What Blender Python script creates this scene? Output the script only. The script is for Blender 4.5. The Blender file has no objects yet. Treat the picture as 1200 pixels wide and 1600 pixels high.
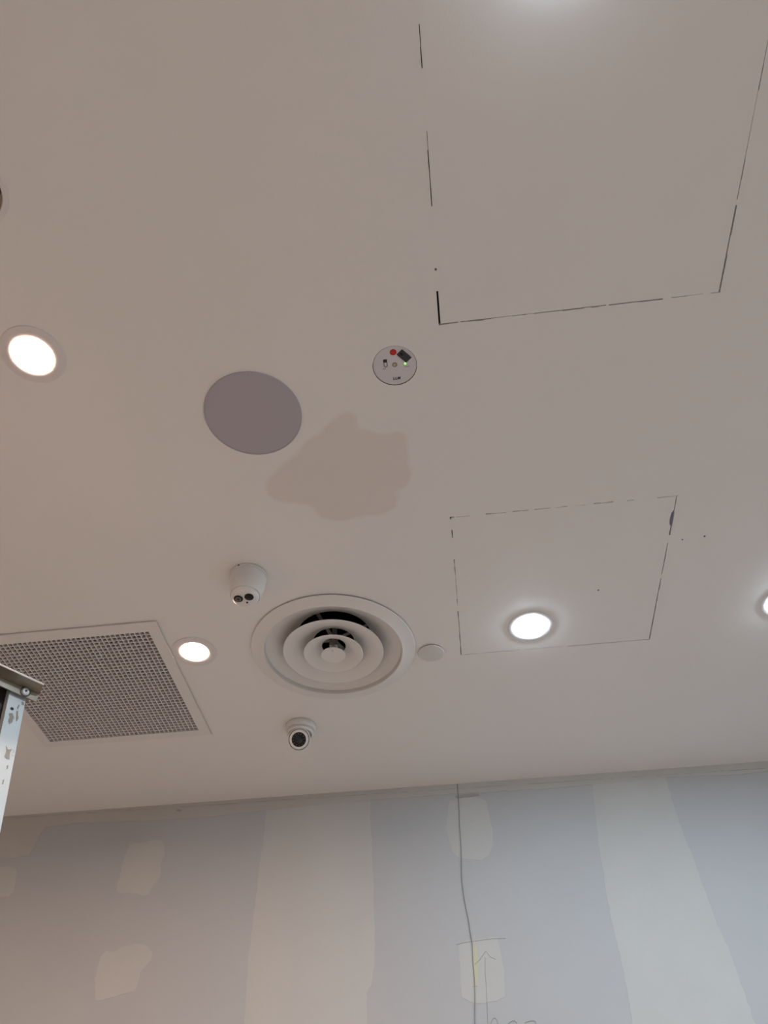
import bpy, bmesh, math, random
from mathutils import Vector, Matrix

random.seed(7)
SC = bpy.context.scene
COL = SC.collection
PI = math.pi

# ------------------------------------------------------------------ camera
cd = bpy.data.cameras.new('camera')
cam = bpy.data.objects.new('camera', cd)
COL.objects.link(cam)
_r = Vector((0.9931693450, 0.1158865985, -0.0135995745))
_u = Vector((0.0968226705, -0.7534723846, 0.6503112609))
_b = Vector((0.0651154562, -0.6471859562, -0.7595461246))
cam.matrix_world = Matrix(((_r.x, _u.x, _b.x, 0), (_r.y, _u.y, _b.y, 0), (_r.z, _u.z, _b.z, 1.54), (0, 0, 0, 1)))
cd.sensor_fit = 'VERTICAL'
cd.sensor_height = 36.0
cd.lens = 36.0 * 1120.0 / 1600.0
cd.clip_start = 0.02
SC.camera = cam

# ------------------------------------------------------------------ world, exposure
w = bpy.data.worlds.new('World')
SC.world = w
w.use_nodes = True
w.node_tree.nodes['Background'].inputs[0].default_value = (0.8, 0.9, 1.0, 1)
w.node_tree.nodes['Background'].inputs[1].default_value = 0.2
SC.view_settings.view_transform = 'Standard'
SC.view_settings.look = 'None'
SC.view_settings.gamma = 1
SC.view_settings.use_curve_mapping = False
SC.view_settings.exposure = 0.31
WARM = (1.0, 0.685, 0.515)
COOL = (0.70, 0.87, 1.0)
# lamps: x, y, colour, lens radiance, how far the lens stands proud, label
LAMPS = [
    (-0.852, 0.683, WARM, 560, -0.003, 'round white downlight glowing warm at the upper left, level with the round grey speaker'),
    (-0.7945, 1.750, WARM, 180, -0.002, 'small lit downlight hard against the right edge of the square egg-crate grille'),
    (0.274, 1.768, COOL, 300, 0.0048, 'bright cool white downlight set into the smaller square access panel'),
    (1.040, 1.755, COOL, 310, 0.0048, 'bright cool downlight cut off by the right edge of the photo'),
    (0.281, 0.040, COOL, 480, 0.0066, 'cool downlight in the larger access panel, just above the frame'),
    # added unseen downlights outside the frame, to brighten the ceiling by bounce
    (-2.050, 1.000, WARM, 850, -0.002, 'added warm downlight outside the frame, nearest the left wall'),
    (-0.850, -0.600, WARM, 380, -0.002, 'added warm downlight behind the viewer, left of the middle'),
    (1.250, -0.600, COOL, 380, -0.002, 'added cool downlight behind the viewer, right of the middle'),
    (1.750, 1.000, COOL, 1050, -0.002, 'added cool downlight outside the frame, nearest the right wall'),
]

# ------------------------------------------------------------------ materials
def nodes_of(m):
    return m.node_tree.nodes, m.node_tree.links

def mat(name, col, rough=0.5, metal=0.0, var=0.0, vscale=8.0, bump=0.0, bscale=200.0, spec=None, emit=None, estr=0.0):
    m = bpy.data.materials.new(name)
    m.use_nodes = True
    N, L = nodes_of(m)
    b = N['Principled BSDF']
    b.inputs['Base Color'].default_value = (*col, 1)
    b.inputs['Roughness'].default_value = rough
    b.inputs['Metallic'].default_value = metal
    if spec is not None:
        b.inputs['Specular IOR Level'].default_value = spec
    if emit:
        b.inputs['Emission Color'].default_value = (*emit, 1)
        b.inputs['Emission Strength'].default_value = estr
    tc = None
    if var > 0 or bump > 0:
        tc = N.new('ShaderNodeTexCoord')
    if var > 0:
        n = N.new('ShaderNodeTexNoise')
        n.inputs['Scale'].default_value = vscale
        n.inputs['Detail'].default_value = 5
        L.new(tc.outputs['Object'], n.inputs['Vector'])
        r = N.new('ShaderNodeMix')
        r.data_type = 'RGBA'
        r.inputs[6].default_value = (*[c * (1 - var) for c in col], 1)
        r.inputs[7].default_value = (*[min(1, c * (1 + var)) for c in col], 1)
        L.new(n.outputs['Fac'], r.inputs[0])
        L.new(r.outputs[2], b.inputs['Base Color'])
    if bump > 0:
        n2 = N.new('ShaderNodeTexNoise')
        n2.inputs['Scale'].default_value = bscale
        n2.inputs['Detail'].default_value = 4
        L.new(tc.outputs['Object'], n2.inputs['Vector'])
        bp = N.new('ShaderNodeBump')
        bp.inputs['Strength'].default_value = bump
        bp.inputs['Distance'].default_value = 0.001
        L.new(n2.outputs['Fac'], bp.inputs['Height'])
        L.new(bp.outputs['Normal'], b.inputs['Normal'])
    return m

def ceiling_material():
    """Off-white paint with the beige primer stain as a soft-edged patch."""
    m = mat('ceiling_paint', PAINT, 0.55, var=0.012, vscale=3.0, bump=0.12, bscale=260)
    N, L = nodes_of(m)
    b = N['Principled BSDF']
    base = b.inputs['Base Color'].links[0].from_socket
    tc = N.new('ShaderNodeTexCoord')
    wn = N.new('ShaderNodeTexNoise')
    wn.inputs['Scale'].default_value = 22
    wn.inputs['Detail'].default_value = 4
    L.new(tc.outputs['Object'], wn.inputs['Vector'])
    s1 = N.new('ShaderNodeVectorMath'); s1.operation = 'SUBTRACT'
    L.new(wn.outputs['Color'], s1.inputs[0]); s1.inputs[1].default_value = (0.5, 0.5, 0.5)
    s2 = N.new('ShaderNodeVectorMath'); s2.operation = 'SCALE'
    L.new(s1.outputs[0], s2.inputs[0]); s2.inputs['Scale'].default_value = 0.022
    s3 = N.new('ShaderNodeVectorMath'); s3.operation = 'ADD'
    L.new(tc.outputs['Object'], s3.inputs[0]); L.new(s2.outputs[0], s3.inputs[1])
    s4 = N.new('ShaderNodeVectorMath'); s4.operation = 'MULTIPLY'
    L.new(s3.outputs[0], s4.inputs[0]); s4.inputs[1].default_value = (1, 1, 0)
    prev = None
    for cx, cy, r in STAIN:
        d = N.new('ShaderNodeVectorMath'); d.operation = 'DISTANCE'
        L.new(s4.outputs[0], d.inputs[0]); d.inputs[1].default_value = (cx, cy, 0)
        q = N.new('ShaderNodeMath'); q.operation = 'SUBTRACT'
        L.new(d.outputs['Value'], q.inputs[0]); q.inputs[1].default_value = r
        if prev is None:
            prev = q
        else:
            s = N.new('ShaderNodeMath'); s.operation = 'SMOOTH_MIN'
            L.new(prev.outputs[0], s.inputs[0]); L.new(q.outputs[0], s.inputs[1]); s.inputs[2].default_value = 0.03
            prev = s
    mr = N.new('ShaderNodeMapRange')
    mr.interpolation_type = 'SMOOTHSTEP'
    L.new(prev.outputs[0], mr.inputs['Value'])
    mr.inputs['From Min'].default_value = 0.012
    mr.inputs['From Max'].default_value = -0.006
    mx = N.new('ShaderNodeMix'); mx.data_type = 'RGBA'
    L.new(mr.outputs[0], mx.inputs[0])
    L.new(base, mx.inputs[6])
    mx.inputs[7].default_value = (PAINT[0] * 0.93, PAINT[1] * 0.885, PAINT[2] * 0.86, 1)
    L.new(mx.outputs[2], b.inputs['Base Color'])
    return m

PAINT = (0.81, 0.787, 0.765)
STAIN = [(-0.180, 0.945, 0.022), (-0.21, 0.99, 0.042), (-0.255, 1.04, 0.055), (-0.16, 1.04, 0.065), (-0.10, 1.055, 0.056), (-0.095, 1.12, 0.052),
         (-0.31, 1.085, 0.055), (-0.355, 1.12, 0.050), (-0.385, 1.135, 0.032), (-0.27, 1.15, 0.062), (-0.19, 1.17, 0.078), (-0.14, 1.20, 0.050),
         (-0.25, 1.20, 0.056), (-0.20, 1.10, 0.085), (-0.065, 1.01, 0.016), (-0.325, 1.14, 0.045)]
M = {}
M['ceiling'] = ceiling_material()
M['panel'] = mat('access_panel_paint', PAINT, 0.55, var=0.012, vscale=3.0, bump=0.12, bscale=260)
M['filler'] = mat('gap_filler', PAINT, 0.6)
M['board'] = mat('plasterboard_paper', (0.482, 0.488, 0.498), 0.85, var=0.03, vscale=5, bump=0.1, bscale=150)
M['compound'] = mat('joint_compound', (0.540, 0.538, 0.523), 0.8, var=0.04, vscale=7, bump=0.3, bscale=60)
M['compound_shaded'] = mat('joint_compound_shaded', (0.525, 0.505, 0.475), 0.8, var=0.04, vscale=7, bump=0.3, bscale=60)  # same compound, with the shade at the wall top put into its colour
M['wall'] = mat('side_wall_paint', (0.72, 0.70, 0.67), 0.7, var=0.02)
M['floor'] = mat('concrete_floor', (0.72, 0.645, 0.58), 0.7, var=0.08, vscale=3)
M['void'] = mat('dark_void', (0.02, 0.018, 0.018), 0.9)
M['plenum'] = mat('plenum_lining', (0.022, 0.017, 0.019), 0.7, var=0.5, vscale=6)
M['duct'] = mat('duct_foil', (0.03, 0.03, 0.036), 0.28, metal=0.6, bump=1.0, bscale=35)
M['white'] = mat('white_metal', (0.76, 0.735, 0.71), 0.42, var=0.01)
M['grille'] = mat('grille_paint', (0.74, 0.70, 0.70), 0.5)
M['trim'] = mat('lamp_trim', (0.74, 0.70, 0.70), 0.4)
M['plastic'] = mat('white_plastic', (0.74, 0.71, 0.68), 0.28)
M['capplastic'] = mat('cover_plastic', (0.66, 0.64, 0.61), 0.5, var=0.02)
M['black'] = mat('black_plastic', (0.012, 0.011, 0.012), 0.3, spec=0.25)
M['glass'] = mat('lens_glass', (0.008, 0.012, 0.018), 0.06)
M['lensgrey'] = mat('lens_grey', (0.16, 0.14, 0.14), 0.35)
M['dark'] = mat('dark_gap', (0.03, 0.027, 0.025), 0.8)
M['speaker'] = mat('speaker_mesh', (0.445, 0.41, 0.45), 0.8, var=0.03, vscale=6)
M['detector'] = mat('detector_plate', (0.66, 0.63, 0.66), 0.45)
M['red'] = mat('red_dot', (0.50, 0.012, 0.008), 0.4)
M['chip'] = mat('chip_dark', (0.022, 0.026, 0.032), 0.35)
M['ink'] = mat('dark_ink', (0.03, 0.02, 0.022), 0.7)
M['inkgrey'] = mat('grey_ink', (0.22, 0.20, 0.20), 0.7)
M['led'] = mat('green_lamp', (0.2, 0.9, 0.15), 0.3, emit=(0.28, 1.0, 0.12), estr=1.3)
M['bracket'] = mat('bracket_steel', (0.20, 0.19, 0.19), 0.4, metal=0.6)
M['baffle'] = mat('dark_baffle', (0.60, 0.48, 0.41), 0.5)
M['brass'] = mat('screw_brass', (0.45, 0.38, 0.26), 0.35, metal=0.8)
M['cable'] = mat('cable_sheath', (0.30, 0.29, 0.28), 0.6)
M['pencil'] = mat('pencil_line', (0.38, 0.38, 0.385), 0.8)
M['yellow'] = mat('yellow_mark', (0.60, 0.58, 0.42), 0.8)
M['smudge_and_shadow'] = mat('grey_smudge_and_shadow', (0.40, 0.37, 0.36), 0.85)
M['blue'] = mat('bare_blue', (0.16, 0.16, 0.24), 0.7, var=0.3, vscale=40)
M['alu'] = mat('worn_aluminium', (0.30, 0.26, 0.21), 0.42, metal=0.85, var=0.2, vscale=25)
M['bright'] = mat('highlight_aluminium', (0.92, 0.91, 0.88), 0.3, metal=0.7)
M['rivet'] = mat('rivet_steel', (0.60, 0.58, 0.57), 0.35, metal=0.7)
M['ladderdark'] = mat('ladder_dark_plastic', (0.035, 0.026, 0.024), 0.5)
M['rubber'] = mat('rubber_foot', (0.02, 0.02, 0.02), 0.8)
M['splat'] = mat('plaster_splat', (0.32, 0.295, 0.25), 0.8, var=0.2, vscale=90)

def stile_material():
    m = mat('ladder_white_paint', (0.60, 0.66, 0.685), 0.45, var=0.05, vscale=30)
    N, L = nodes_of(m)
    b = N['Principled BSDF']
    base = b.inputs['Base Color'].links[0].from_socket
    tc = N.new('ShaderNodeTexCoord')
    n = N.new('ShaderNodeTexNoise'); n.inputs['Scale'].default_value = 55; n.inputs['Detail'].default_value = 3
    L.new(tc.outputs['Object'], n.inputs['Vector'])
    mr = N.new('ShaderNodeMapRange'); mr.inputs['From Min'].default_value = 0.66; mr.inputs['From Max'].default_value = 0.70
    L.new(n.outputs['Fac'], mr.inputs['Value'])
    mx = N.new('ShaderNodeMix'); mx.data_type = 'RGBA'
    L.new(mr.outputs[0], mx.inputs[0]); L.new(base, mx.inputs[6]); mx.inputs[7].default_value = (0.38, 0.38, 0.37, 1)
    L.new(mx.outputs[2], b.inputs['Base Color'])
    return m
M['stile'] = stile_material()

# ------------------------------------------------------------------ helpers
def link(name, me, m, parent=None, loc=(0, 0, 0), rot=None):
    o = bpy.data.objects.new(name, me)
    COL.objects.link(o)
    if m is not None and not me.materials:
        me.materials.append(m)
    if parent:
        o.parent = parent
    o.location = loc
    if rot:
        o.rotation_euler = rot
    return o

def mesh_of(bm, smooth=False, recalc=True):
    if recalc:
        bmesh.ops.recalc_face_normals(bm, faces=bm.faces)
    me = bpy.data.meshes.new('m')
    bm.to_mesh(me)
    bm.free()
    if smooth:
        me.polygons.foreach_set('use_smooth', [True] * len(me.polygons))
        me.set_sharp_from_angle(angle=math.radians(smooth if smooth is not True else 35))
    return me

def box(bm, x0, x1, y0, y1, z0, z1):
    v = [bm.verts.new(p) for p in ((x0, y0, z0), (x1, y0, z0), (x1, y1, z0), (x0, y1, z0),
                                   (x0, y0, z1), (x1, y0, z1), (x1, y1, z1), (x0, y1, z1))]
    for f in ((3, 2, 1, 0), (4, 5, 6, 7), (0, 1, 5, 4), (1, 2, 6, 5), (2, 3, 7, 6), (3, 0, 4, 7)):
        bm.faces.new([v[i] for i in f])
    return v

def hexa(bm, pts):
    v = [bm.verts.new(p) for p in pts]
    for f in ((3, 2, 1, 0), (4, 5, 6, 7), (0, 1, 5, 4), (1, 2, 6, 5), (2, 3, 7, 6), (3, 0, 4, 7)):
        bm.faces.new([v[i] for i in f])

def lathe(bm, prof, seg=64, closed=False, centre=(0, 0)):
    """prof: list of (radius, z). r = 0 makes a pole."""
    rings = []
    for r, z in prof:
        if r < 1e-6:
            rings.append([bm.verts.new((centre[0], centre[1], z))])
        else:
            rings.append([bm.verts.new((centre[0] + r * math.cos(2 * PI * k / seg), centre[1] + r * math.sin(2 * PI * k / seg), z)) for k in range(seg)])
    pairs = list(zip(rings[:-1], rings[1:]))
    if closed:
        pairs.append((rings[-1], rings[0]))
    for a, b in pairs:
        for k in range(seg):
            k2 = (k + 1) % seg
            if len(a) == 1 and len(b) == 1:
                continue
            if len(a) == 1:
                bm.faces.new((a[0], b[k2], b[k]))
            elif len(b) == 1:
                bm.faces.new((a[k], a[k2], b[0]))
            else:
                bm.faces.new((a[k], a[k2], b[k2], b[k]))

def lathe_mesh(prof, seg=64, closed=False, smooth=35):
    bm = bmesh.new()
    lathe(bm, prof, seg, closed)
    return mesh_of(bm, smooth)

def prism(poly, axis, a, b):
    """polygon in a plane, extruded from a to b along axis ('y' or 'z')."""
    bm = bmesh.new()
    P = (lambda u, v, t: (u, t, v)) if axis == 'y' else (lambda u, v, t: (u, v, t))
    lo = [bm.verts.new(P(u, v, a)) for u, v in poly]
    hi = [bm.verts.new(P(u, v, b)) for u, v in poly]
    n = len(poly)
    bm.faces.new(lo)
    bm.faces.new(hi[::-1])
    for k in range(n):
        bm.faces.new((lo[k], lo[(k + 1) % n], hi[(k + 1) % n], hi[k]))
    return mesh_of(bm)

def tube_mesh(pts, r, seg=8):
    bm = bmesh.new()
    pts = [Vector(p) for p in pts]
    rings = []
    for i, p in enumerate(pts):
        t = (pts[min(i + 1, len(pts) - 1)] - pts[max(i - 1, 0)]).normalized()
        a = t.orthogonal().normalized() if i == 0 else (a - t * a.dot(t)).normalized()
        b = t.cross(a)
        rings.append([bm.verts.new(p + (a * math.cos(2 * PI * k / seg) + b * math.sin(2 * PI * k / seg)) * r) for k in range(seg)])
    for A, B in zip(rings[:-1], rings[1:]):
        for k in range(seg):
            bm.faces.new((A[k], A[(k + 1) % seg], B[(k + 1) % seg], B[k]))
    bm.faces.new(rings[0][::-1]); bm.faces.new(rings[-1])
    return mesh_of(bm, 60)

def smooth_line(pts, n=6):
    out = []
    P = [Vector(p) for p in pts]
    for i in range(len(P) - 1):
        p0, p1, p2, p3 = P[max(i - 1, 0)], P[i], P[i + 1], P[min(i + 2, len(P) - 1)]
        for k in range(n):
            t = k / n
            out.append(0.5 * ((2 * p1) + (p2 - p0) * t + (2 * p0 - 5 * p1 + 4 * p2 - p3) * t * t + (3 * p1 - p0 - 3 * p2 + p3) * t ** 3))
    out.append(P[-1])
    return out

def ragged(poly, step=0.012, amp=0.0022):
    out = []
    n = len(poly)
    for i in range(n):
        a, b = Vector(poly[i]), Vector(poly[(i + 1) % n])
        m = max(1, int((b - a).length / step))
        for k in range(m):
            p = a.lerp(b, k / m)
            if k:
                p += Vector((random.uniform(-amp, amp), random.uniform(-amp, amp)))
            out.append((p.x, p.y))
    return out

def sheet_with_holes(outer, holes, z0, z1):
    """flat plate between z0 and z1 with round / square holes, tessellated by a filled 2D curve."""
    cu = bpy.data.curves.new('plate', 'CURVE')
    cu.dimensions = '2D'
    cu.fill_mode = 'BOTH'
    cu.extrude = (z1 - z0) / 2
    for loop in [outer] + holes:
        s = cu.splines.new('POLY')
        s.points.add(len(loop) - 1)
        for p, q in zip(s.points, loop):
            p.co = (q[0], q[1], 0, 1)
        s.use_cyclic_u = True
    tmp = bpy.data.objects.new('plate', cu)
    COL.objects.link(tmp)
    dg = bpy.context.evaluated_depsgraph_get()
    me = bpy.data.meshes.new_from_object(tmp.evaluated_get(dg))
    bpy.data.objects.remove(tmp)
    me.transform(Matrix.Translation((0, 0, (z0 + z1) / 2)))
    me.materials.clear()
    bm = bmesh.new(); bm.from_mesh(me)
    bmesh.ops.remove_doubles(bm, verts=bm.verts, dist=1e-6)
    me2 = mesh_of(bm)
    return me2

def circle(cx, cy, r, n=64):
    return [(cx + r * math.cos(2 * PI * k / n), cy + r * math.sin(2 * PI * k / n)) for k in range(n)]

def rect(x0, x1, y0, y1):
    return [(x0, y0), (x1, y0), (x1, y1), (x0, y1)]

def struct(o):
    o['kind'] = 'structure'
    return o

def thing(name, label, cat, loc=(0, 0, 0), rot=None, group=None):
    o = bpy.data.objects.new(name, None)
    o.empty_display_size = 0.05
    COL.objects.link(o)
    o.location = loc
    if rot:
        o.rotation_euler = rot
    o['label'] = label
    o['category'] = cat
    if group:
        o['group'] = group
    return o

# ------------------------------------------------------------------ room shell
ZC = 3.0           # ceiling underside
YW = 2.6965        # face of the plasterboards
XL, XR, YF = -3.3, 3.3, -3.6
bm = bmesh.new(); box(bm, XL - 0.1, XR + 0.1, YF - 0.1, YW + 0.15, -0.1, 0.0)
struct(link('floor', mesh_of(bm), M['floor']))
bm = bmesh.new(); box(bm, XL - 0.1, XL, YF, YW + 0.15, 0, 3.6); struct(link('wall_left', mesh_of(bm), M['wall']))
bm = bmesh.new(); box(bm, XR, XR + 0.1, YF, YW + 0.15, 0, 3.6); struct(link('wall_right', mesh_of(bm), M['wall']))
bm = bmesh.new(); box(bm, XL - 0.1, XR + 0.1, YF - 0.1, YF, 0, 3.6); struct(link('wall_front', mesh_of(bm), M['wall']))
bm = bmesh.new(); box(bm, XL, XR, YW + 0.013, YW + 0.15, 0, 3.6)
wall_back = struct(link('wall_back', mesh_of(bm), M['dark']))
bm = bmesh.new(); box(bm, XL - 0.1, XR + 0.1, YF - 0.1, YW + 0.15, 3.6, 3.7)
struct(link('ceiling_slab', mesh_of(bm), M['void']))

# plasterboards, 1.2 m wide, joints under the compound bands
for x0, x1 in ((XL, -2.1), (-2.1, -0.56), (-0.56, 0.645), (0.645, 1.85), (1.85, XR)):
    bm = bmesh.new(); box(bm, x0 + 0.0015, x1 - 0.0015, YW, YW + 0.013, 0.005, ZC + 0.3)
    link('plasterboard', mesh_of(bm), M['board'], wall_back)

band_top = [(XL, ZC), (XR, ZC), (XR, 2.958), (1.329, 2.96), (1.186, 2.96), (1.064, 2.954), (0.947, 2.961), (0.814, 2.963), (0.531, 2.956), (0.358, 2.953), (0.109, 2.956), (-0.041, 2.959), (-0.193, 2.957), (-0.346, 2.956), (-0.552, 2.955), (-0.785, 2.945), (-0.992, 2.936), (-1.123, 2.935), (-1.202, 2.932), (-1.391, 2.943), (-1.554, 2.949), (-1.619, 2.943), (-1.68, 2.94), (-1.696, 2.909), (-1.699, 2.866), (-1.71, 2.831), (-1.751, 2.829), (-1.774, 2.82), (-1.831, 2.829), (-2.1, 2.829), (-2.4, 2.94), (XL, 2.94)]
patch_left = [(-2.06, 2.79), (-1.974, 2.793), (-1.815, 2.791), (-1.768, 2.79), (-1.742, 2.779), (-1.726, 2.73), (-1.72, 2.697), (-1.733, 2.677), (-1.769, 2.679), (-1.921, 2.676), (-2.05, 2.68)]
patch_a = [(-1.306, 2.845), (-1.282, 2.851), (-1.248, 2.851), (-1.21, 2.856), (-1.179, 2.854), (-1.162, 2.835), (-1.152, 2.792), (-1.159, 2.757), (-1.149, 2.725), (-1.156, 2.698), (-1.174, 2.68), (-1.181, 2.651), (-1.206, 2.65), (-1.227, 2.658), (-1.242, 2.657), (-1.263, 2.663), (-1.288, 2.662), (-1.31, 2.672), (-1.315, 2.7), (-1.311, 2.728), (-1.316, 2.767), (-1.311, 2.805)]
patch_b = [(-1.293, 2.469), (-1.262, 2.466), (-1.237, 2.478), (-1.189, 2.488), (-1.144, 2.478), (-1.12, 2.456), (-1.119, 2.432), (-1.137, 2.412), (-1.149, 2.395), (-1.148, 2.366), (-1.154, 2.338), (-1.185, 2.335), (-1.218, 2.326), (-1.254, 2.32), (-1.283, 2.318), (-1.294, 2.348), (-1.307, 2.383), (-1.308, 2.418), (-1.306, 2.45)]
band_left = [(-0.77, 2.957), (-0.768, 2.984), (-0.346, 2.969), (-0.351, 2.927), (-0.346, 2.83), (-0.342, 2.733), (-0.337, 2.597), (-0.333, 2.492), (-0.336, 2.374), (-0.346, 2.319), (-0.363, 2.298), (-0.359, 2.231), (-0.362, 2.115), (-0.36, 0.01), (-0.76, 0.01), (-0.766, 2.13), (-0.76, 2.23), (-0.766, 2.338), (-0.772, 2.435), (-0.771, 2.536), (-0.77, 2.623), (-0.77, 2.713), (-0.766, 2.809), (-0.769, 2.897)]
patch_c = [(-0.036, 2.93), (0.012, 2.94), (0.07, 2.938), (0.105, 2.92), (0.108, 2.861), (0.114, 2.798), (0.11, 2.751), (0.089, 2.714), (0.059, 2.696), (0.02, 2.703), (-0.024, 2.713), (-0.045, 2.737), (-0.053, 2.781), (-0.059, 2.83), (-0.047, 2.884)]
patch_d = [(-0.048, 2.425), (-0.008, 2.439), (0.086, 2.441), (0.086, 2.414), (0.091, 2.353), (0.089, 2.299), (0.087, 2.267), (0.061, 2.257), (0.014, 2.252), (-0.027, 2.258), (-0.052, 2.273), (-0.053, 2.323)]
band_right = [(0.516, 2.941), (0.53, 2.972), (0.805, 2.972), (0.802, 2.946), (0.798, 2.874), (0.798, 2.799), (0.798, 2.728), (0.805, 2.659), (0.804, 2.572), (0.808, 2.51), (0.808, 2.44), (0.821, 2.372), (0.821, 2.299), (0.822, 2.23), (0.823, 2.164), (0.822, 0.01), (0.467, 0.01), (0.467, 2.083), (0.462, 2.179), (0.469, 2.263), (0.471, 2.335), (0.472, 2.39), (0.472, 2.468), (0.475, 2.55), (0.482, 2.613), (0.485, 2.68), (0.497, 2.772), (0.508, 2.857)]
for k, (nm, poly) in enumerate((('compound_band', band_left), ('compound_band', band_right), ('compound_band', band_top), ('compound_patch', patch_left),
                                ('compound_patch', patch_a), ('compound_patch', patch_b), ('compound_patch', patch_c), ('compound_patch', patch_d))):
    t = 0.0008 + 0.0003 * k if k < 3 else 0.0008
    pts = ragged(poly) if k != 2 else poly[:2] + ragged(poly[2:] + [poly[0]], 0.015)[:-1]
    link(nm, prism(pts, 'y', YW - t, YW + 0.0005), M['compound_shaded' if k == 2 else 'compound'], wall_back)
link('yellow_mark', prism(ragged([(-0.003, 2.423), (0.011, 2.414), (0.013, 2.376), (0.005, 2.321), (-0.004, 2.296), (-0.012, 2.296)], 0.01, 0.001), 'y', YW - 0.0011, YW), M['yellow'], wall_back)
link('smudge_and_shadow', prism([(-1.148, 2.974), (-1.135, 2.978), (-1.118, 2.972), (-1.13, 2.965)], 'y', YW - 0.0018, YW), M['smudge_and_shadow'], wall_back)
link('smudge_and_shadow', prism([(-0.012, 2.949), (0.034, 2.954), (0.079, 2.953), (0.081, 2.945), (0.033, 2.941), (-0.01, 2.941)], 'y', YW - 0.0018, YW), M['smudge_and_shadow'], wall_back)  # shadow line below the top band, painted as a flat grey strip
PENCIL = [[(-0.057, 2.425), (-0.024, 2.43), (0.013, 2.433), (0.063, 2.437), (0.111, 2.436)],
          [(0.035, 2.382), (0.03, 2.338), (0.028, 2.283), (0.021, 2.197), (0.013, 2.05)],
          [(-0.001, 2.363), (0.018, 2.377), (0.04, 2.401), (0.052, 2.383), (0.07, 2.375)],
          [(-0.014, 2.3), (0.001, 2.301)],
          [(0.028, 2.177), (0.031, 2.197), (0.039, 2.21), (0.047, 2.211), (0.052, 2.203), (0.051, 2.186), (0.044, 2.163), (0.035, 2.154), (0.028, 2.161), (0.028, 2.177)],
          [(0.084, 2.195), (0.095, 2.201), (0.105, 2.202), (0.112, 2.194), (0.106, 2.177), (0.088, 2.161), (0.076, 2.152), (0.11, 2.154)],
          [(0.136, 2.193), (0.14, 2.197), (0.157, 2.2), (0.168, 2.198), (0.169, 2.188), (0.158, 2.172), (0.14, 2.156), (0.131, 2.148), (0.168, 2.15)]]
for i, s in enumerate(PENCIL):
    pts = [(x, YW - 0.0009, z) for x, z in s]
    if i in (4, 5, 6):
        pts = smooth_line(pts)
    link('pencil_line', tube_mesh(pts, 0.0009, 6), M['pencil'], wall_back)

# the ceiling: one sheet with openings for everything let into it
DIFF = (-0.3525, 1.80)
GX0, GX1, GY0, GY1 = -1.492, -0.867, 1.588, 2.212          # outer edge of the return air grille
PB = (0.0565, 0.6605, -0.495, 0.7245)                       # large access panel opening
PS = (0.0490, 0.6545, 1.2840, 1.8850)                       # small access panel opening
DET = (-0.0496, 0.8109)
SPOT = (-0.8175, 0.332)
holes = [circle(*DIFF, 0.235), rect(GX0 + 0.02, GX1 - 0.02, GY0 + 0.02, GY1 - 0.02), rect(*PB), rect(*PS), circle(*SPOT, 0.0585, 56), circle(*DET, 0.0507, 96)]
for x, y, *_ in LAMPS:
    if not (PB[0] < x < PB[1] and (PB[2] < y < PB[3] or PS[2] < y < PS[3])):
        holes.append(circle(x, y, 0.06, 48))
ceiling = struct(link('ceiling', sheet_with_holes(rect(XL, XR, YF, YW), holes, ZC, ZC + 0.013), M['ceiling']))
for hx, hy, hr in ((0.690, 1.451, 0.0022), (0.750, 1.446, 0.0028)):
    link('screw_hole', lathe_mesh([(0, -0.0004), (hr, -0.0004), (hr, 0.002), (0, 0.002)], 12), M['dark'], ceiling, (hx, hy, ZC))

# access panels with a thin shadow gap, partly bridged by old paint
def access_panel(name, label, R, lamp_xy, gap=0.0044):
    t = thing(name, label, 'access panel', ((R[0] + R[1]) / 2, (R[2] + R[3]) / 2, ZC))
    cx, cy = t.location.x, t.location.y
    hs = [circle(lamp_xy[0] - cx, lamp_xy[1] - cy, 0.06, 48)] if lamp_xy else []
    link('panel_board', sheet_with_holes(rect(R[0] + gap - cx, R[1] - gap - cx, R[2] + gap - cy, R[3] - gap - cy), hs, 0.0, 0.012), M['panel'], t)
    bm = bmesh.new()
    z0, z1 = 0.014, 0.03
    box(bm, R[0] - 0.03 - cx, R[0] + 0.03 - cx, R[2] - 0.03 - cy, R[3] + 0.03 - cy, z0, z1)
    box(bm, R[1] - 0.03 - cx, R[1] + 0.03 - cx, R[2] - 0.03 - cy, R[3] + 0.03 - cy, z0, z1)
    box(bm, R[0] + 0.031 - cx, R[1] - 0.031 - cx, R[2] - 0.03 - cy, R[2] + 0.03 - cy, z0, z1)
    box(bm, R[0] + 0.031 - cx, R[1] - 0.031 - cx, R[3] - 0.03 - cy, R[3] + 0.03 - cy, z0, z1)
    link('rebate_frame', mesh_of(bm), M['dark'], t)
    return t, cx, cy

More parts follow.
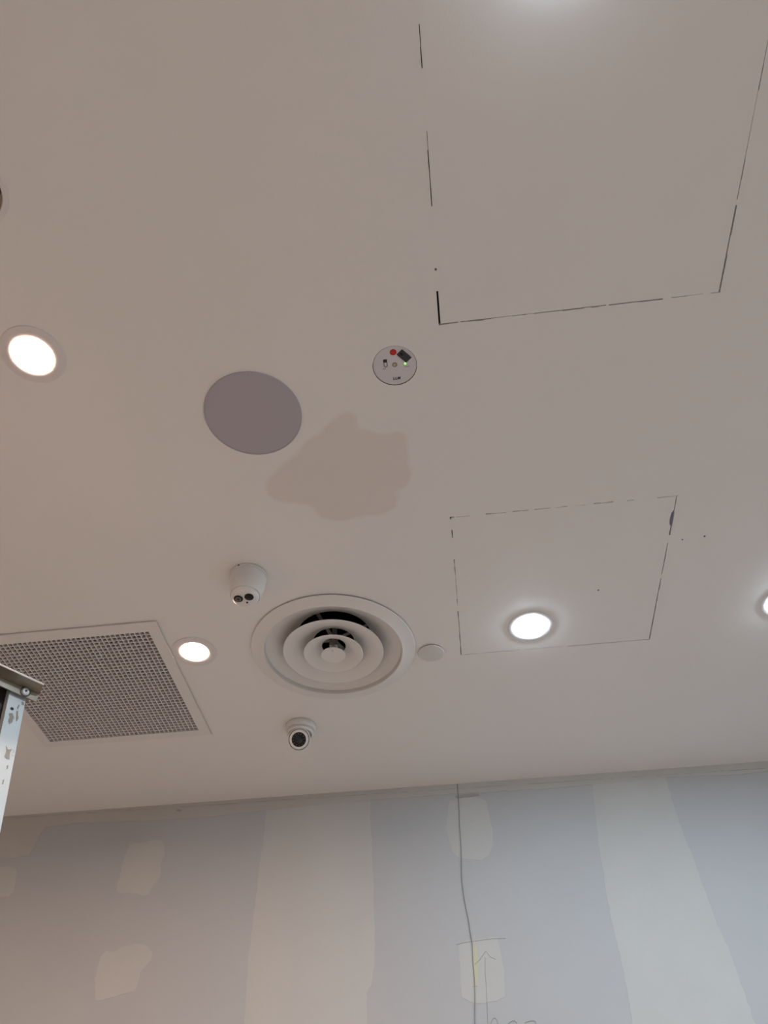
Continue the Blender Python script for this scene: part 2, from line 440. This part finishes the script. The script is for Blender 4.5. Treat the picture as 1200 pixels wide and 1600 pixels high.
def filler(R, side, spans, gap=0.0044):
    """spans: (from, to, cover) along the edge as fractions; cover = part of the gap bridged with paint (1 = closed)."""
    bm = bmesh.new()
    x0, x1, y0, y1 = R
    z0, z1 = ZC - 0.0001, ZC + 0.011
    for a, b, c in spans:
        if c <= 0:
            continue
        n = max(1, int((b - a) * 40))
        for k in range(n):
            f0, f1 = a + (b - a) * k / n, a + (b - a) * (k + 1) / n
            e = gap * (1.0 if c >= 1 else max(0.1, min(0.98, c + random.uniform(-0.22, 0.22))))
            if side == 'left':
                box(bm, x0, x0 + e, y0 + (y1 - y0) * f0, y0 + (y1 - y0) * f1, z0, z1)
            elif side == 'right':
                box(bm, x1 - e, x1, y0 + (y1 - y0) * f0, y0 + (y1 - y0) * f1, z0, z1)
            elif side == 'near':
                box(bm, x0 + (x1 - x0) * f0, x0 + (x1 - x0) * f1, y0, y0 + e, z0, z1)
            else:
                box(bm, x0 + (x1 - x0) * f0, x0 + (x1 - x0) * f1, y1 - e, y1, z0, z1)
    o = link('gap_filler', mesh_of(bm), M['filler'], ceiling)
    o['kind'] = 'stuff'

big, bx, by = access_panel('access_panel', 'large flush ceiling access panel with a cracked dark outline at the upper right', PB, LAMPS[4][:2])
small, sx, sy = access_panel('access_panel', 'smaller square ceiling access panel outlined by dashed dark gaps, holding a lit downlight', PS, LAMPS[2][:2])
L_ = PB[3] - PB[2]
fb = lambda y: (y - PB[2]) / L_
filler(PB, 'left', [(0, fb(0.17), 1), (fb(0.17), fb(0.235), 0.72), (fb(0.235), fb(0.335), 1), (fb(0.335), fb(0.40), 0.55), (fb(0.40), fb(0.47), 0.78), (fb(0.47), fb(0.595), 1), (fb(0.60), fb(0.645), 1)])
filler(PB, 'right', [(0, fb(0.30), 0.85), (fb(0.30), fb(0.42), 0.72), (fb(0.42), fb(0.53), 0.55), (fb(0.53), fb(0.54), 1), (fb(0.54), fb(0.60), 0.45), (fb(0.60), fb(0.72), 0.25)])
filler(PB, 'far', [(0, 0.07, 0.2), (0.07, 0.08, 0.9), (0.08, 0.19, 0.25), (0.19, 0.24, 0.8), (0.24, 0.42, 0.62), (0.42, 0.60, 0.45), (0.60, 0.61, 1), (0.61, 0.80, 0.45), (0.80, 0.94, 0.8), (0.94, 0.965, 1), (0.965, 1, 0.5)])
filler(PS, 'near', [(0.02, 0.03, 1), (0.03, 0.09, 0.72), (0.09, 0.16, 1), (0.16, 0.185, 0.1), (0.185, 0.25, 0.45), (0.25, 0.28, 1), (0.28, 0.35, 0.2), (0.35, 0.375, 1), (0.375, 0.445, 0.25), (0.445, 0.47, 1), (0.47, 0.52, 0.4), (0.52, 0.545, 1), (0.545, 0.60, 0.65), (0.60, 0.635, 1), (0.635, 0.72, 0.3), (0.72, 0.78, 1), (0.78, 0.81, 0.7), (0.81, 0.91, 1), (0.91, 1, 0.5)])
filler(PS, 'right', [(0, 0.10, 0.45), (0.24, 0.29, 1), (0.29, 0.5, 0.4), (0.5, 0.53, 0.8), (0.53, 0.8, 0.35), (0.8, 1, 0.2)])
filler(PS, 'far', [(0, 0.1, 0.62), (0.1, 0.12, 1), (0.12, 0.32, 0.45), (0.32, 0.34, 1), (0.34, 0.55, 0.68), (0.55, 0.57, 1), (0.57, 0.97, 0.35)])
filler(PS, 'left', [(0.015, 0.08, 1), (0.08, 0.13, 0.55), (0.13, 0.27, 1), (0.27, 0.6, 0.7), (0.6, 0.64, 1), (0.64, 1, 0.6)])
link('paint_chip', prism([(0.6505 - sx, 1.336 - sy), (0.6452 - sx, 1.347 - sy), (0.6440 - sx, 1.368 - sy), (0.6455 - sx, 1.386 - sy), (0.6512 - sx, 1.396 - sy), (0.6514 - sx, 1.365 - sy)], 'z', -0.0006, 0.002), M['blue'], small)
link('screw_hole', lathe_mesh([(0, -0.0005), (0.0026, -0.0005), (0.0026, 0.002), (0, 0.002)], 12), M['dark'], small, (0.472 - sx, 1.629 - sy, 0))

# ------------------------------------------------------------------ downlights
def downlight(x, y, col, strength, proud, label):
    t = thing('downlight', label, 'downlight', (x, y, ZC), group='round ceiling downlights')
    if proud > 0:      # thin flat trim around a lens that stands proud
        tp = [(0.0712, -0.0002), (0.0708, -0.0013), (0.068, -0.0018), (0.050, -0.0017), (0.0455, -0.0010), (0.0440, 0.010), (0.048, 0.012), (0.058, 0.0)]
    else:              # flat trim around a recessed lens
        tp = [(0.0712, -0.0002), (0.0705, -0.0022), (0.066, -0.0036), (0.050, -0.0036), (0.0455, -0.002), (0.0440, 0.010), (0.048, 0.012), (0.058, 0.0)]
    link('trim_ring', lathe_mesh(tp, 64, True), M['trim'], t)
    m = mat('lamp_lens', (0.9, 0.9, 0.9), 0.4, emit=col, estr=strength)
    z = -proud
    link('lens', lathe_mesh([(0, z - 0.0022), (0.017, z - 0.0020), (0.031, z - 0.0012), (0.041, z + 0.0004), (0.0437, z + 0.0025), (0.0437, 0.012), (0, 0.012)], 48), m, t)
    return t

for a in LAMPS:
    downlight(*a)

# ------------------------------------------------------------------ round air diffuser
t = thing('air_diffuser', 'large round white air diffuser of concentric rings beside the turret camera', 'diffuser', (*DIFF, ZC))
link('flange', lathe_mesh([(0.262, -0.0045), (0.2605, -0.0062), (0.245, -0.0085), (0.226, -0.0125), (0.2215, -0.0140), (0.2195, -0.0130), (0.2180, -0.0085), (0.2170, 0.000),
                           (0.209, 0.004), (0.190, 0.013), (0.165, 0.026), (0.140, 0.041), (0.120, 0.056), (0.122, 0.058), (0.142, 0.044),
                           (0.167, 0.029), (0.192, 0.016), (0.215, 0.005), (0.225, -0.006), (0.245, -0.003), (0.2600, -0.0030)], 128, True), M['white'], t)
link('shadow_gap', lathe_mesh([(0.2585, -0.0022), (0.2585, 0.0), (0.238, 0.0), (0.238, -0.0022)], 96, True), M['dark'], t)
def ring(R, z, r2, h):
    dr = R - r2
    p = [(R, z), (R - 0.08 * dr, z + 0.03 * h), (R - 0.30 * dr, z + 0.20 * h), (R - 0.55 * dr, z + 0.44 * h), (R - 0.80 * dr, z + 0.73 * h), (r2, z + h)]
    q = [(a + 0.0016, b + 0.0012) for a, b in p[::-1]]
    return lathe_mesh(p + q, 112, True)
link('cone_ring', ring(0.1585, -0.013, 0.066, 0.046), M['white'], t)
link('cone_ring', ring(0.0930, -0.018, 0.038, 0.032), M['white'], t)
hub = link('hub', lathe_mesh([(0, -0.0185), (0.004, -0.0186), (0.022, -0.0200), (0.0355, -0.0225), (0.0385, -0.0235), (0.0392, -0.0225), (0.036, -0.018), (0.020, -0.006), (0.012, 0.004), (0, 0.004)], 64), M['white'], t)
link('hub_screw', lathe_mesh([(0, -0.0194), (0.0038, -0.0194), (0.0038, -0.016), (0, -0.016)], 16), M['rivet'], hub, (0.0, -0.020, -0.0012))
link('stem', lathe_mesh([(0, 0.0), (0.008, 0.0), (0.008, 0.10), (0, 0.10)], 20), M['rivet'], t)
bm = bmesh.new(); box(bm, -0.013, 0.013, -0.009, 0.009, 0.012, 0.034)
link('yoke', mesh_of(bm), M['rivet'], t)
for a in (PI * 0.90, PI * 1.90, PI * 1.40, PI * 0.40):
    bm = bmesh.new()
    c, s = math.cos(a), math.sin(a)
    def q(r, o, z): return (r * c - o * s, r * s + o * c, z)
    hexa(bm, [q(0.008, -0.006, 0.040), q(0.124, -0.006, 0.060), q(0.124, 0.006, 0.060), q(0.008, 0.006, 0.040),
              q(0.008, -0.006, 0.042), q(0.124, -0.006, 0.062), q(0.124, 0.006, 0.062), q(0.008, 0.006, 0.042)])
    link('bracket_arm', mesh_of(bm), M['bracket'], t)
pr = [(0.1255, 0.056)]
for k in range(1, 25):
    pr.append((0.1275 - (0.004 if k % 2 else 0), 0.056 + k * 0.014))
pr += [(0, 0.056 + 25 * 0.014)]
link('duct', lathe_mesh(pr, 64, smooth=20), M['duct'], t)

# ------------------------------------------------------------------ egg-crate return air grille
gcx, gcy = (GX0 + GX1) / 2, (GY0 + GY1) / 2
t = thing('return_air_grille', 'square white egg-crate return air grille behind the top of the stepladder', 'grille', (gcx, gcy, ZC))
IX0, IX1, IY0, IY1 = -1.458 - gcx, -0.904 - gcx, 1.6305 - gcy, 2.178 - gcy
OX0, OX1, OY0, OY1 = GX0 - gcx, GX1 - gcx, GY0 - gcy, GY1 - gcy
def frame_side(o0, o1, i1, i0, nm='frame_side'):
    """mitred border strip: outer edge o0-o1, inner edge i0-i1"""
    bm = bmesh.new()
    lo = [(*p, -0.0065) for p in (o0, o1, i1, i0)]
    hi = [(*p, -0.0022) for p in (o0, o1, i1, i0)]
    hi[2] = (*i1, 0.016); hi[3] = (*i0, 0.016)
    hexa(bm, lo + hi)
    return link(nm, mesh_of(bm), M['white'], t)
frame_side((OX0, OY0), (OX1, OY0), (IX1, IY0), (IX0, IY0))
frame_side((OX1, OY0), (OX1, OY1), (IX1, IY1), (IX1, IY0))
frame_side((OX1, OY1), (OX0, OY1), (IX0, IY1), (IX1, IY1))
frame_side((OX0, OY1), (OX0, OY0), (IX0, IY0), (IX0, IY1))
bm = bmesh.new()
e = 0.003
for a0, a1, b0, b1 in ((OX0 + e, OX1 - e, OY0 + e, OY0 + 0.019), (OX0 + e, OX1 - e, OY1 - 0.019, OY1 - e), (OX0 + e, OX0 + 0.019, OY0 + 0.0191, OY1 - 0.0191), (OX1 - 0.019, OX1 - e, OY0 + 0.0191, OY1 - 0.0191)):
    box(bm, a0, a1, b0, b1, -0.0022, 0.0)
link('shadow_gap', mesh_of(bm), M['dark'], t)
NX, NY = 35, 35
bm = bmesh.new(); box(bm, -0.0015, 0.0015, IY0, IY1, -0.004, 0.0035); ms = mesh_of(bm)
bm = bmesh.new(); box(bm, IX0, IX1, -0.0015, 0.0015, -0.0042, 0.0035); mc = mesh_of(bm)
for k in range(1, NX):
    link('slat', ms, M['grille'], t, (IX0 + (IX1 - IX0) * k / NX, 0, 0))
for k in range(1, NY):
    link('cross_slat', mc, M['grille'], t, (0, IY0 + (IY1 - IY0) * k / NY, 0))
bm = bmesh.new()
box(bm, OX0 + 0.022, OX1 - 0.022, OY0 + 0.022, OY1 - 0.022, 0.018, 0.30)
bmesh.ops.delete(bm, geom=[f for f in bm.faces if all(v.co.z < 0.02 for v in f.verts)], context='FACES')
link('plenum_box', mesh_of(bm), M['plenum'], t)

# ------------------------------------------------------------------ ceiling speaker
t = thing('ceiling_speaker', 'flush round grey ceiling speaker grille above the beige stain', 'speaker', (-0.4005, 0.8987, ZC))
link('speaker_rim', lathe_mesh([(0.1168, 0.0), (0.1166, -0.0030), (0.1150, -0.0042), (0.1132, -0.0040), (0.1130, 0.0)], 112, True), M['speaker'], t)
link('speaker_grille', lathe_mesh([(0, -0.0046), (0.06, -0.0045), (0.11, -0.0038), (0.1129, -0.0034), (0.1129, 0.0), (0, 0.0)], 112), M['speaker'], t)

# ------------------------------------------------------------------ round detector plate
t = thing('alarm_indicator', 'small round grey indicator plate with a red dot and green lamp', 'detector', (*DET, ZC + 0.0014))
link('plate', lathe_mesh([(0, 0), (0.0492, 0), (0.0498, 0.0005), (0.0499, 0.004), (0, 0.004)], 96), M['detector'], t)
link('hole_lining', lathe_mesh([(0.0506, -0.0012), (0.0506, 0.0100), (0.0530, 0.0100), (0.0530, 0.0130), (0.0500, 0.0130), (0.0500, 0.0050), (0.0502, 0.0040), (0.0502, 0.0010)], 96, True), M['dark'], t)
K = 0.00151
def at(px, py): return ((px - 617.0) * K, (py - 571.5) * K * 1.06)
link('red_dot', lathe_mesh([(0, -0.0013), (0.006, -0.0013), (0.0076, -0.0008), (0.0076, 0.0), (0, 0.0)], 32), M['red'], t, (*at(616.8, 550.2), 0))
bm = bmesh.new(); box(bm, -0.0148, 0.0148, -0.0088, 0.0088, -0.0024, 0.0)
chip = link('chip_plate', mesh_of(bm), M['chip'], t, (*at(632.4, 557.6), 0), (0, 0, math.radians(49)))
link('chip_dimple', lathe_mesh([(0, -0.0027), (0.0034, -0.0027), (0.0034, -0.002), (0, -0.002)], 20), M['black'], chip, (-0.0075, 0.0, 0))
link('green_lamp', lathe_mesh([(0, -0.0026), (0.0013, -0.0022), (0.0022, -0.0012), (0.0024, 0.0), (0, 0.0)], 20), M['led'], t, (*at(632.8, 569.9), 0))
sc_ = link('screw', lathe_mesh([(0, -0.0022), (0.0028, -0.0018), (0.0044, -0.0008), (0.0046, 0.0), (0, 0.0)], 24), M['brass'], t, (*at(617, 570), 0))
link('screw_recess', lathe_mesh([(0.0046, -0.0004), (0.0058, -0.0004), (0.0058, 0.0), (0.0046, 0.0)], 24, True), M['lensgrey'], sc_)
def stroke(name, pts, r, m, closed=False):
    P = [(*at(*p), -0.0006) for p in pts]
    if closed:
        P.append(P[0])
    return link(name, tube_mesh(P, r, 6), m, t)
stroke('battery_symbol', [(600.8, 561), (605.8, 561), (605.6, 566), (605.8, 569.5), (605, 571.5), (603.3, 572.3), (601.6, 571.5), (600.8, 569.5), (601, 566)], 0.0006, M['ink'], True)
bm = bmesh.new(); a = at(600.8, 560); b = at(605.9, 564.8); box(bm, a[0], b[0], a[1], b[1], -0.0009, 0.0)
link('battery_symbol', mesh_of(bm), M['ink'], t)
def lettering(name, s, px, py, size, m, shear=0.0):
    cu = bpy.data.curves.new('text', 'FONT')
    cu.body = s; cu.size = size; cu.align_x = 'CENTER'; cu.align_y = 'CENTER'; cu.extrude = 0.0003; cu.shear = shear; cu.offset = 0.0003; cu.space_character = 1.2
    tmp = bpy.data.objects.new('text', cu); COL.objects.link(tmp)
    me = bpy.data.meshes.new_from_object(tmp.evaluated_get(bpy.context.evaluated_depsgraph_get()))
    bpy.data.objects.remove(tmp)
    me.materials.clear()
    return link(name, me, m, t, (*at(px, py), -0.0008), (PI, 0, 0))
lettering('lettering', 'LLM', 617.3, 592.2, 0.0088, M['ink'], 0.2)
for cx, wd in ((600.5, 4.6), (635, 7.4)):
    for k in range(5):
        xx = cx - wd / 2 + wd * (k + 0.5) / 5
        stroke('small_print', [(xx - wd / 14, 574.2 + (k % 2) * 0.5), (xx + wd / 16, 575.3 - (k % 2) * 0.4)], 0.0005, M['inkgrey'])

# ------------------------------------------------------------------ blank cover plate
t = thing('blank_cover', 'small round blank cover plate between the air diffuser and the square access panel', 'cover plate', (-0.0437, 1.8549, ZC), (math.radians(0.6), math.radians(0.5), 0))
link('cover_disc', lathe_mesh([(0, -0.0062), (0.039, -0.0060), (0.0415, -0.0054), (0.0425, -0.0038), (0.0410, -0.0028), (0, -0.0028)], 64), M['capplastic'], t)
link('neck', lathe_mesh([(0, -0.003), (0.0395, -0.003), (0.0395, 0.0005), (0, 0.0005)], 48), M['dark'], t)

# ------------------------------------------------------------------ turret cameras
t = thing('turret_camera', 'white turret security camera with two dark round windows, nearest the beige stain', 'camera', (-0.542, 1.438, ZC))
link('base_ring', lathe_mesh([(0.0515, -0.001), (0.0545, -0.0015), (0.0548, -0.007), (0.0535, -0.0085), (0.0500, -0.0085)], 64), M['plastic'], t)
link('shadow_gap', lathe_mesh([(0.0515, 0.0), (0.0515, -0.0016), (0.045, -0.0016), (0.045, 0.0)], 48, True), M['dark'], t)
link('housing', lathe_mesh([(0.0500, -0.0075), (0.0526, -0.0095), (0.0524, -0.016), (0.0510, -0.030), (0.0488, -0.046), (0.0464, -0.060), (0.0440, -0.072), (0.0425, -0.0765), (0.0408, -0.0765), (0.0408, -0.066), (0, -0.066)], 72), M['plastic'], t)
eye = link('eyeball', None or lathe_mesh([(0.0402, -0.070), (0.0405, -0.0745), (0.0395, -0.0785), (0.0372, -0.0835), (0.0338, -0.0875), (0.0305, -0.0895), (0, -0.0905)], 64, smooth=50), M['plastic'], t)
link('seam', lathe_mesh([(0.0409, -0.0760), (0.0402, -0.0760), (0.0402, -0.0700), (0.0409, -0.0700)], 64, True), M['dark'], t)
tilt = Matrix.Identity(4)
for nm, px, py in (('lens_window', -0.0160, -0.0060), ('infrared_window', 0.0150, -0.0092)):
    wn = link(nm, lathe_mesh([(0, -0.0926), (0.0115, -0.0926), (0.0128, -0.0918), (0.0130, -0.089), (0, -0.089)], 40), M['black'], eye, (px, py, 0))
    if nm == 'lens_window':
        ln = link('lens_ring', lathe_mesh([(0.0085, -0.0929), (0.0070, -0.0931), (0.0045, -0.0929), (0.0045, -0.0922), (0.0085, -0.0922)], 32, True), M['lensgrey'], eye, (px, py, 0))
        link('lens', lathe_mesh([(0, -0.0935), (0.003, -0.0931), (0.0044, -0.0926), (0, -0.0922)], 24), M['glass'], eye, (px, py, 0))
link('light_sensor', lathe_mesh([(0, -0.0915), (0.0028, -0.0912), (0.0028, -0.089), (0, -0.089)], 20), M['black'], eye, (0.0045, 0.0125, 0))
for a, r in ((-1.86, 0.0025), ):
    link('screw_hole', lathe_mesh([(0, -0.002), (r, -0.002), (r, 0.002), (0, 0.002)], 14), M['dark'], t, (0.0535 * math.cos(a), 0.0535 * math.sin(a), -0.0045), (PI / 2, 0, a + PI / 2))

t = thing('turret_camera', 'small white turret camera with one dark ringed lens, nearest the bare wall', 'camera', (-0.538, 2.211, ZC))
link('base_plate', lathe_mesh([(0, -0.0005), (0.0528, -0.001), (0.0540, -0.004), (0.0538, -0.017), (0.0515, -0.0215), (0.0470, -0.0225), (0, -0.0225)], 72), M['plastic'], t)
link('collar', lathe_mesh([(0.0440, -0.0215), (0.0475, -0.0265), (0.0476, -0.0310), (0.0460, -0.0345), (0.0430, -0.0365), (0.0400, -0.0360), (0.0395, -0.0215)], 72, True), M['plastic'], t)
n = Vector((0.10, -0.80, -0.59)).normalized()
rotq = Vector((0, 0, -1)).rotation_difference(n).to_euler()
eye = link('eyeball', lathe_mesh([(0, 0.030), (0.014, 0.0280), (0.026, 0.018), (0.0335, 0.004), (0.0350, -0.008), (0.0345, -0.022), (0.0332, -0.028), (0.0315, -0.0310), (0.0252, -0.0310), (0.0248, -0.0270), (0, -0.0270)], 64), M['plastic'], t, (0, -0.004, -0.0545), rotq)
link('eye_shroud', lathe_mesh([(0.0359, -0.006), (0.0392, -0.008), (0.0396, -0.0190), (0.0382, -0.0235), (0.0366, -0.0240), (0.0359, -0.022)], 64, True), M['plastic'], eye)
link('seam', lathe_mesh([(0.0358, -0.007), (0.0358, -0.0195), (0.0342, -0.0195), (0.0342, -0.007)], 64, True), M['dark'], eye)
link('lens_ring', lathe_mesh([(0.0247, -0.0272), (0.0247, -0.0300), (0.0140, -0.0292), (0.0140, -0.0272)], 48, True), M['black'], eye)
bm = bmesh.new()
for k in range(12):
    a = 2 * PI * k / 12
    lathe(bm, [(0, -0.0310), (0.0014, -0.0306), (0.0018, -0.0295), (0, -0.0290)], 10, centre=(0.0194 * math.cos(a), 0.0194 * math.sin(a)))
o = link('infrared_lamps', mesh_of(bm, 60), M['lensgrey'], eye); o['kind'] = 'stuff'
link('lens', lathe_mesh([(0, -0.0325), (0.006, -0.0318), (0.0110, -0.0300), (0.0138, -0.0285), (0.0138, -0.0271), (0, -0.0271)], 40), M['glass'], eye)

# ------------------------------------------------------------------ unlit recessed spotlight on the left edge
t = thing('recessed_spotlight', 'unlit recessed ceiling spotlight just entering at the left edge, above the warm downlight', 'spotlight', (*SPOT, ZC))
link('trim_ring', lathe_mesh([(0.0690, -0.0002), (0.0685, -0.0016), (0.066, -0.0024), (0.0590, -0.0024), (0.0570, -0.001), (0.0568, 0.012), (0.058, 0.013), (0.0595, 0.0)], 64, True), M['trim'], t)
link('baffle', lathe_mesh([(0.0567, 0.001), (0.0567, 0.014), (0.045, 0.045), (0.038, 0.060), (0, 0.060)], 56), M['baffle'], t)
link('lamp_glass', lathe_mesh([(0, 0.054), (0.030, 0.055), (0.036, 0.058), (0.036, 0.0605), (0, 0.0605)], 40), M['lensgrey'], t)

# ------------------------------------------------------------------ cable down the wall
CAB = [(0.0, ZC - 0.002), (-0.001, 2.985), (-0.002, 2.946), (-0.004, 2.894), (-0.008, 2.831), (-0.009, 2.77), (-0.013, 2.7), (-0.018, 2.64), (-0.017, 2.589), (-0.013, 2.54), (-0.008, 2.495), (-0.006, 2.458), (-0.003, 2.425), (-0.006, 2.377), (-0.007, 2.321), (-0.011, 2.268), (-0.019, 2.199), (-0.028, 2.102), (-0.03, 1.9), (-0.02, 1.6), (-0.03, 1.2)]
o = link('cable', tube_mesh(smooth_line([(x, YW - 0.0029, z) for x, z in CAB], 4), 0.0014, 8), M['cable'])
o['label'] = 'thin grey cable running crookedly down the bare wall from the ceiling'
o['category'] = 'cable'

# ------------------------------------------------------------------ stepladder, its top corner in view at the left
az = math.radians(52.0)
t = thing('stepladder', 'paint-splattered white stepladder with a riveted metal cap at the left edge', 'ladder', (-0.7030, 0.9688, 0.0), (0, 0, az))
HZ = 2.2662                                   # underside of the front flange of the cap
SX, SY = 0.10, -0.25                          # splay and lean of the front stiles per metre of drop
CAPL = -0.48
def cap_angle(y_sign, y0, nm, x1):
    bm = bmesh.new()
    prof = [(-0.0040, 0.0), (-0.0040, 0.0150), (-0.0250, 0.0200), (-0.0250, 0.0226), (-0.0010, 0.0190), (0.0120, 0.0190), (0.0120, 0.0165), (-0.0010, 0.0160), (-0.0010, 0.0)]
    ends = []
    for x in (CAPL, x1):
        ends.append([bm.verts.new((x - (0.006 * (-y / 0.025) if x == x1 and y < -0.01 else 0), y0 + y_sign * y, HZ + z)) for y, z in prof])
    a, b = ends
    k = len(prof)
    bm.faces.new(a); bm.faces.new(b[::-1])
    for i in range(k):
        bm.faces.new((a[i], a[(i + 1) % k], b[(i + 1) % k], b[i]))
    return link(nm, mesh_of(bm), M['alu'], t)
front_cap = cap_angle(1, 0.0, 'cap_angle', 0.0)
link('edge_highlight', tube_mesh([(CAPL, -0.0252, HZ + 0.0214), (-0.006, -0.0252, HZ + 0.0214)], 0.0016, 10), M['bright'], front_cap)  # added bead, the lip's lit highlight put into a brighter metal
cap_angle(-1, 0.155, 'cap_angle', 0.0)
bm = bmesh.new(); box(bm, CAPL, -0.004, 0.0125, 0.1425, HZ + 0.0155, HZ + 0.0185)
link('top_plate', mesh_of(bm), M['alu'], t)
def rivet(x, y0, ys):
    r = link('rivet', lathe_mesh([(0, -0.0042), (0.0022, -0.0042), (0.0026, -0.0034), (0.0052, -0.0034), (0.0070, -0.0018), (0.0072, 0.0), (0, 0.0)], 28), M['rivet'], t, (x, y0, HZ + 0.0085), (-PI / 2 * ys, 0, 0))
    link('rivet_hole', lathe_mesh([(0, -0.0044), (0.0019, -0.0044), (0.0019, -0.004), (0, -0.004)], 14), M['dark'], r)
    link('washer', lathe_mesh([(0.0090, -0.0006), (0.0090, 0.0), (0.0070, 0.0), (0.0070, -0.0008)], 28, True), M['ladderdark'], r)
rivet(-0.0235, -0.0040, 1)
rivet(CAPL + 0.026, -0.0040, 1)
def stile(nm, xtop, ytop, sx, sy, width, depth, ydir, hole=False):
    """folded channel: front face plus two webs, from under the cap to the floor"""
    zt, zb = HZ + 0.012, 0.012
    bm = bmesh.new()
    def P(x, y, z):
        d = HZ - z
        return (xtop + x + sx * d, ytop + y + sy * d, z)
    parts = [(0, width, 0, 0.002 * ydir), (0, 0.002, 0.002 * ydir, depth * ydir), (width - 0.002, width, 0.002 * ydir, depth * ydir)]
    for x0, x1, y0, y1 in parts:
        y0, y1 = min(y0, y1), max(y0, y1)
        hexa(bm, [P(x0, y0, zb), P(x1, y0, zb), P(x1, y1, zb), P(x0, y1, zb), P(x0, y0, zt), P(x1, y0, zt), P(x1, y1, zt), P(x0, y1, zt)])
    o = link(nm, mesh_of(bm), M['stile'], t)
    if hole:
        # bolt hole and spots of plaster on the face that shows
        for (fx, d, r) in ((0.33, 0.029, 0.0030), ):
            x, y, z = P(width * fx, 0, HZ - d)
            link('bolt_hole', lathe_mesh([(0, -0.0003), (r, -0.0003), (r, 0.0012), (0, 0.0012)], 20), M['dark'], o, (x, y, z), (-PI / 2 - 0.245, 0, 0))
        for pts in SPLATS:
            bm = bmesh.new()
            lo = [bm.verts.new(P(width * u, -0.0006, HZ - d)) for u, d in pts]
            hi = [bm.verts.new(P(width * u, 0.0004, HZ - d)) for u, d in pts]
            bm.faces.new(lo); bm.faces.new(hi[::-1])
            for i in range(len(pts)):
                j = (i + 1) % len(pts)
                bm.faces.new((lo[i], lo[j], hi[j], hi[i]))
            link('paint_splat', mesh_of(bm), M['splat'], o)
    bm = bmesh.new()
    y0, y1 = sorted((-0.002 * ydir, (depth + 0.002) * ydir))
    b0 = P(0, 0, 0.0)
    box(bm, b0[0] - 0.002, b0[0] + width + 0.002, b0[1] + y0, b0[1] + y1, 0.0, 0.03)
    link('foot', mesh_of(bm), M['rubber'], t)
    return o
SPLATS = [
    [(0.22, 0.040), (0.40, 0.037), (0.52, 0.043), (0.50, 0.054), (0.36, 0.060), (0.26, 0.054), (0.30, 0.047)],
    [(0.60, 0.030), (0.70, 0.028), (0.72, 0.036), (0.80, 0.042), (0.72, 0.050), (0.66, 0.044), (0.64, 0.037)],
    [(0.60, 0.022), (0.68, 0.015), (0.72, 0.017), (0.66, 0.026)],
    [(0.42, 0.101), (0.56, 0.106), (0.76, 0.103), (0.70, 0.112), (0.74, 0.121), (0.58, 0.122), (0.46, 0.120), (0.50, 0.110)],
    [(0.68, 0.134), (0.74, 0.132), (0.76, 0.138), (0.70, 0.140)],
    [(0.62, 0.160), (0.68, 0.158), (0.68, 0.166), (0.63, 0.167)],
    [(0.80, 0.006), (0.94, 0.007), (0.95, 0.013), (0.82, 0.013)],
]
stile('front_stile', -0.0446, 0.0035, SX, SY, 0.029, 0.014, 1, True)
stile('front_stile', CAPL + 0.014, 0.0035, -SX, SY, 0.029, 0.014, 1)
stile('rear_stile', -0.0446, 0.152, 0.05, 0.20, 0.025, 0.025, -1)
stile('rear_stile', CAPL + 0.016, 0.152, -0.05, 0.20, 0.025, 0.025, -1)
bm = bmesh.new(); box(bm, CAPL + 0.046, -0.032, 0.0205, 0.0245, HZ - 0.13, HZ + 0.015)
link('back_board', mesh_of(bm), M['ladderdark'], t)
for k in range(1, 8):
    z = HZ - 0.285 * k
    d = HZ - z
    bm = bmesh.new()
    y = 0.0035 + SY * d
    box(bm, CAPL + 0.0145 + 0.003 - SX * d, -0.0446 + 0.029 - 0.003 + SX * d, y + 0.0035, y + 0.085, z, z + 0.004)
    box(bm, CAPL + 0.0145 + 0.003 - SX * d, -0.0446 + 0.029 - 0.003 + SX * d, y + 0.0035, y + 0.0065, z - 0.022, z)
    link('step', mesh_of(bm), M['alu'], t)
for z in (1.55, 0.85, 0.25):
    d = HZ - z
    bm = bmesh.new()
    y = 0.152 + 0.20 * d
    box(bm, CAPL + 0.03 - 0.05 * d, -0.03 + 0.05 * d, y - 0.004, y - 0.001, z, z + 0.03)
    link('rear_brace', mesh_of(bm), M['alu'], t)
